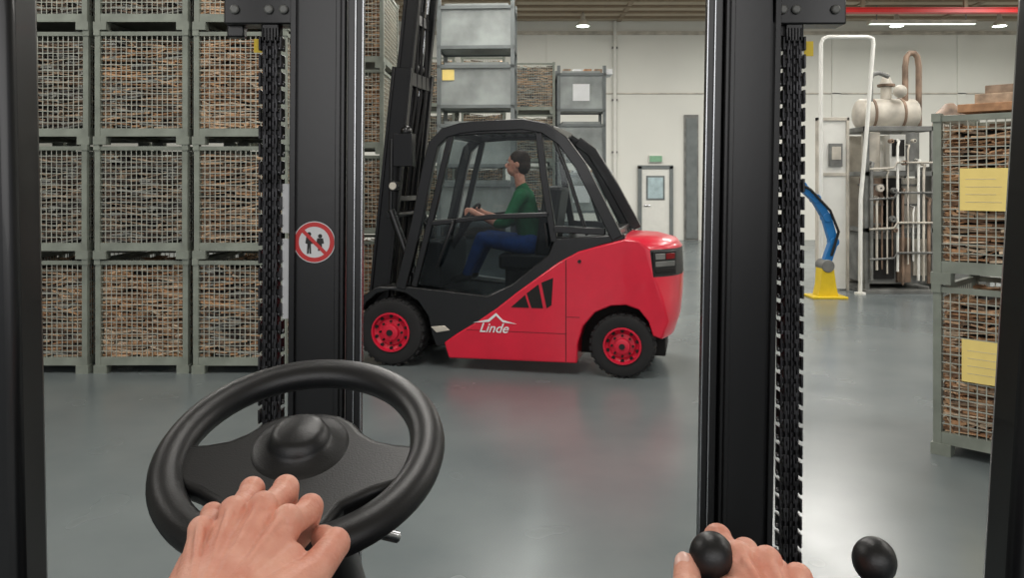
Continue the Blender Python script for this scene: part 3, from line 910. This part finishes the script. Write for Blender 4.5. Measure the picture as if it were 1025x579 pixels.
# ------------------------------------------------------------------ operator hands
def hand(name, fingers, thumb, wrist, elbow, palm_extra, up, nails):
    e = empty(name)
    b = B()
    W_ = Vector(wrist); U_ = Vector(up).normalized()
    for fg in fingers:
        m = Vector(fg[0][0])
        b.chain([(W_ + (m - W_) * .05, .021), (W_.lerp(m, .55), .0162), (m - U_ * .002, fg[0][1] * .95)], skin, U=14, V=10)
        b.chain([(m, fg[0][1] * .97), ((m.lerp(Vector(fg[1][0]), .5)) - U_ * .0012, (fg[0][1] + fg[1][1]) / 2 * .90)] + fg[1:], skin, U=16, V=12)
        b.ell(m + U_ * .0042, fg[0][1] * .93, skin)
        p = Vector(fg[1][0]); b.ell(p + U_ * .0018, fg[1][1] * 1.03, skin)
        b.chain([(W_.lerp(m, .35) + U_ * .0155, .0032), (W_.lerp(m, .7) + U_ * .0128, .0036), (m + U_ * .011, .0042)], skin, U=8, V=6)
    for f1, f2 in zip(fingers[:-1], fingers[1:]):
        a = Vector(f1[0][0]); c = Vector(f2[0][0])
        mm = (a + c) / 2 - U_ * .0055
        b.chain([(W_.lerp(mm, .4), .0155), (mm, .0088)], skin)
        n1 = Vector(f1[1][0]); n2 = Vector(f2[1][0])
        web = mm.lerp((n1 + n2) / 2, .15) - U_ * .007
        b.chain([(mm, .008), (web, .0055)], skin)
    b.chain([(W_, .023)] + thumb, skin, U=16, V=12)
    b.ell(Vector(thumb[2][0]) + U_ * .001, thumb[2][1] * 1.07, skin)
    for pts in palm_extra: b.chain(pts, skin)
    el = Vector(elbow)
    side = (el - W_).cross(U_).normalized()
    for s in (-1, 1):
        b.chain([(W_ + side * .009 * s, .0225), (W_.lerp(el, .35) + side * .010 * s, .030), (W_.lerp(el, .75) + side * .012 * s, .040), (el + side * .01 * s, .041)], skin)
    o = b.obj('skin_surface', e); organic(o, .0013, 4, .5)
    nb = B()
    for pos, nrm, fwd, r in nails:
        f = Vector(fwd).normalized(); z = Vector(nrm).normalized(); z = (z - f * z.dot(f)).normalized(); x = f.cross(z)
        mt = Matrix((x, f, z)).transposed().to_4x4()
        nb.ell(Vector(pos) + z * r * .78, (r * .68, r * .85, r * .28), nailm, mt, U=16, V=10)
    nb.obj('nails', e, smooth=180)
    return e

LF = [
 [((-.174, .620, 1.385), .0124), ((-.166, .658, 1.381), .0108), ((-.174, .674, 1.357), .0096), ((-.185, .666, 1.344), .0088)],
 [((-.196, .630, 1.391), .0126), ((-.191, .675, 1.390), .0112), ((-.196, .692, 1.364), .0098), ((-.203, .680, 1.346), .0090)],
 [((-.218, .626, 1.389), .0122), ((-.2185, .672, 1.390), .0107), ((-.219, .688, 1.362), .0094), ((-.219, .674, 1.345), .0088)],
 [((-.238, .613, 1.380), .0112), ((-.244, .651, 1.378), .0096), ((-.241, .667, 1.354), .0086), ((-.234, .657, 1.340), .0080)],
]
LT = [((-.176, .552, 1.350), .021), ((-.147, .592, 1.361), .0136), ((-.139, .626, 1.366), .0118), ((-.154, .652, 1.360), .0102)]
hand('hand', LF, LT, (-.210, .515, 1.335), (-.275, .27, 1.20), [[((-.185, .57, 1.356), .019), ((-.168, .60, 1.366), .014)], [((-.231, .545, 1.345), .019), ((-.239, .60, 1.363), .0125)]],
     (0, -.15, 1), [(f[3][0], (0, 1, -.2), (0, -.5, -1), .0085) for f in LF] + [((-.154, .652, 1.360), (.2, .1, 1), (-.6, .8, -.2), .0095)])
RF = [
 [((.168, .598, 1.366), .0130), ((.163, .634, 1.366), .0112), ((.156, .637, 1.350), .0098), ((.150, .624, 1.342), .0088)],
 [((.189, .594, 1.364), .0128), ((.184, .632, 1.356), .0110), ((.176, .632, 1.335), .0098), ((.164, .618, 1.328), .0088)],
 [((.208, .583, 1.357), .0122), ((.205, .620, 1.346), .0106), ((.196, .620, 1.326), .0094), ((.184, .606, 1.320), .0086)],
 [((.224, .568, 1.346), .0112), ((.224, .600, 1.333), .0095), ((.215, .601, 1.313), .0086), ((.203, .590, 1.310), .0080)],
]
RT = [((.165, .540, 1.336), .021), ((.143, .560, 1.342), .0138), ((.127, .577, 1.354), .0114), ((.130, .595, 1.364), .0096)]
hand('hand', RF, RT, (.198, .50, 1.318), (.27, .26, 1.19), [[((.17, .55, 1.34), .02), ((.16, .58, 1.352), .013)], [((.21, .53, 1.325), .02), ((.223, .56, 1.338), .0135)]],
     (0, -.15, 1), [(f[3][0], (0, 1, -.2), (0, -.5, -1), .0085) for f in RF] + [((.130, .595, 1.364), (-.5, -.1, .9), (.1, .8, .5), .0092)])

# ------------------------------------------------------------------ lights
def area(name, loc, rot, sx, sy, power, c=(1, .965, .91)):
    l = bpy.data.lights.new(name, 'AREA'); l.shape = 'RECTANGLE'; l.size = sx; l.size_y = sy; l.energy = power; l.color = c
    o = bpy.data.objects.new(name, l); col.objects.link(o); o.location = loc; o.rotation_euler = rot
for x in (-6, 0, 6.5, 12):
    for y in (3.5, 10, 16.5):
        area('ceiling_light', (x, y, 6.15), (0, 0, 0), 1.4, 3.6, 225 if y < 12 else 350)
area('front_fill', (0.5, -7.0, 3.6), (rad(80), 0, 0), 12, 4, 350, (1, .98, .96))  # added fill light behind the camera to brighten the hands; no real source
w = bpy.data.worlds.new('world'); scene.world = w; w.use_nodes = True
w.node_tree.nodes['Background'].inputs[0].default_value = (.95, .96, 1, 1)
w.node_tree.nodes['Background'].inputs[1].default_value = .45

# ------------------------------------------------------------------ camera
cd = bpy.data.cameras.new('camera'); cam = bpy.data.objects.new('camera', cd); col.objects.link(cam)
cam.location = (0, 0, 1.65); cam.rotation_euler = (rad(90), 0, 0)
cd.sensor_width = 36; cd.lens = 28.1; cd.shift_y = -.1039; cd.clip_start = .02
scene.camera = cam
try:
    scene.view_settings.view_transform = 'Standard'
except Exception: pass
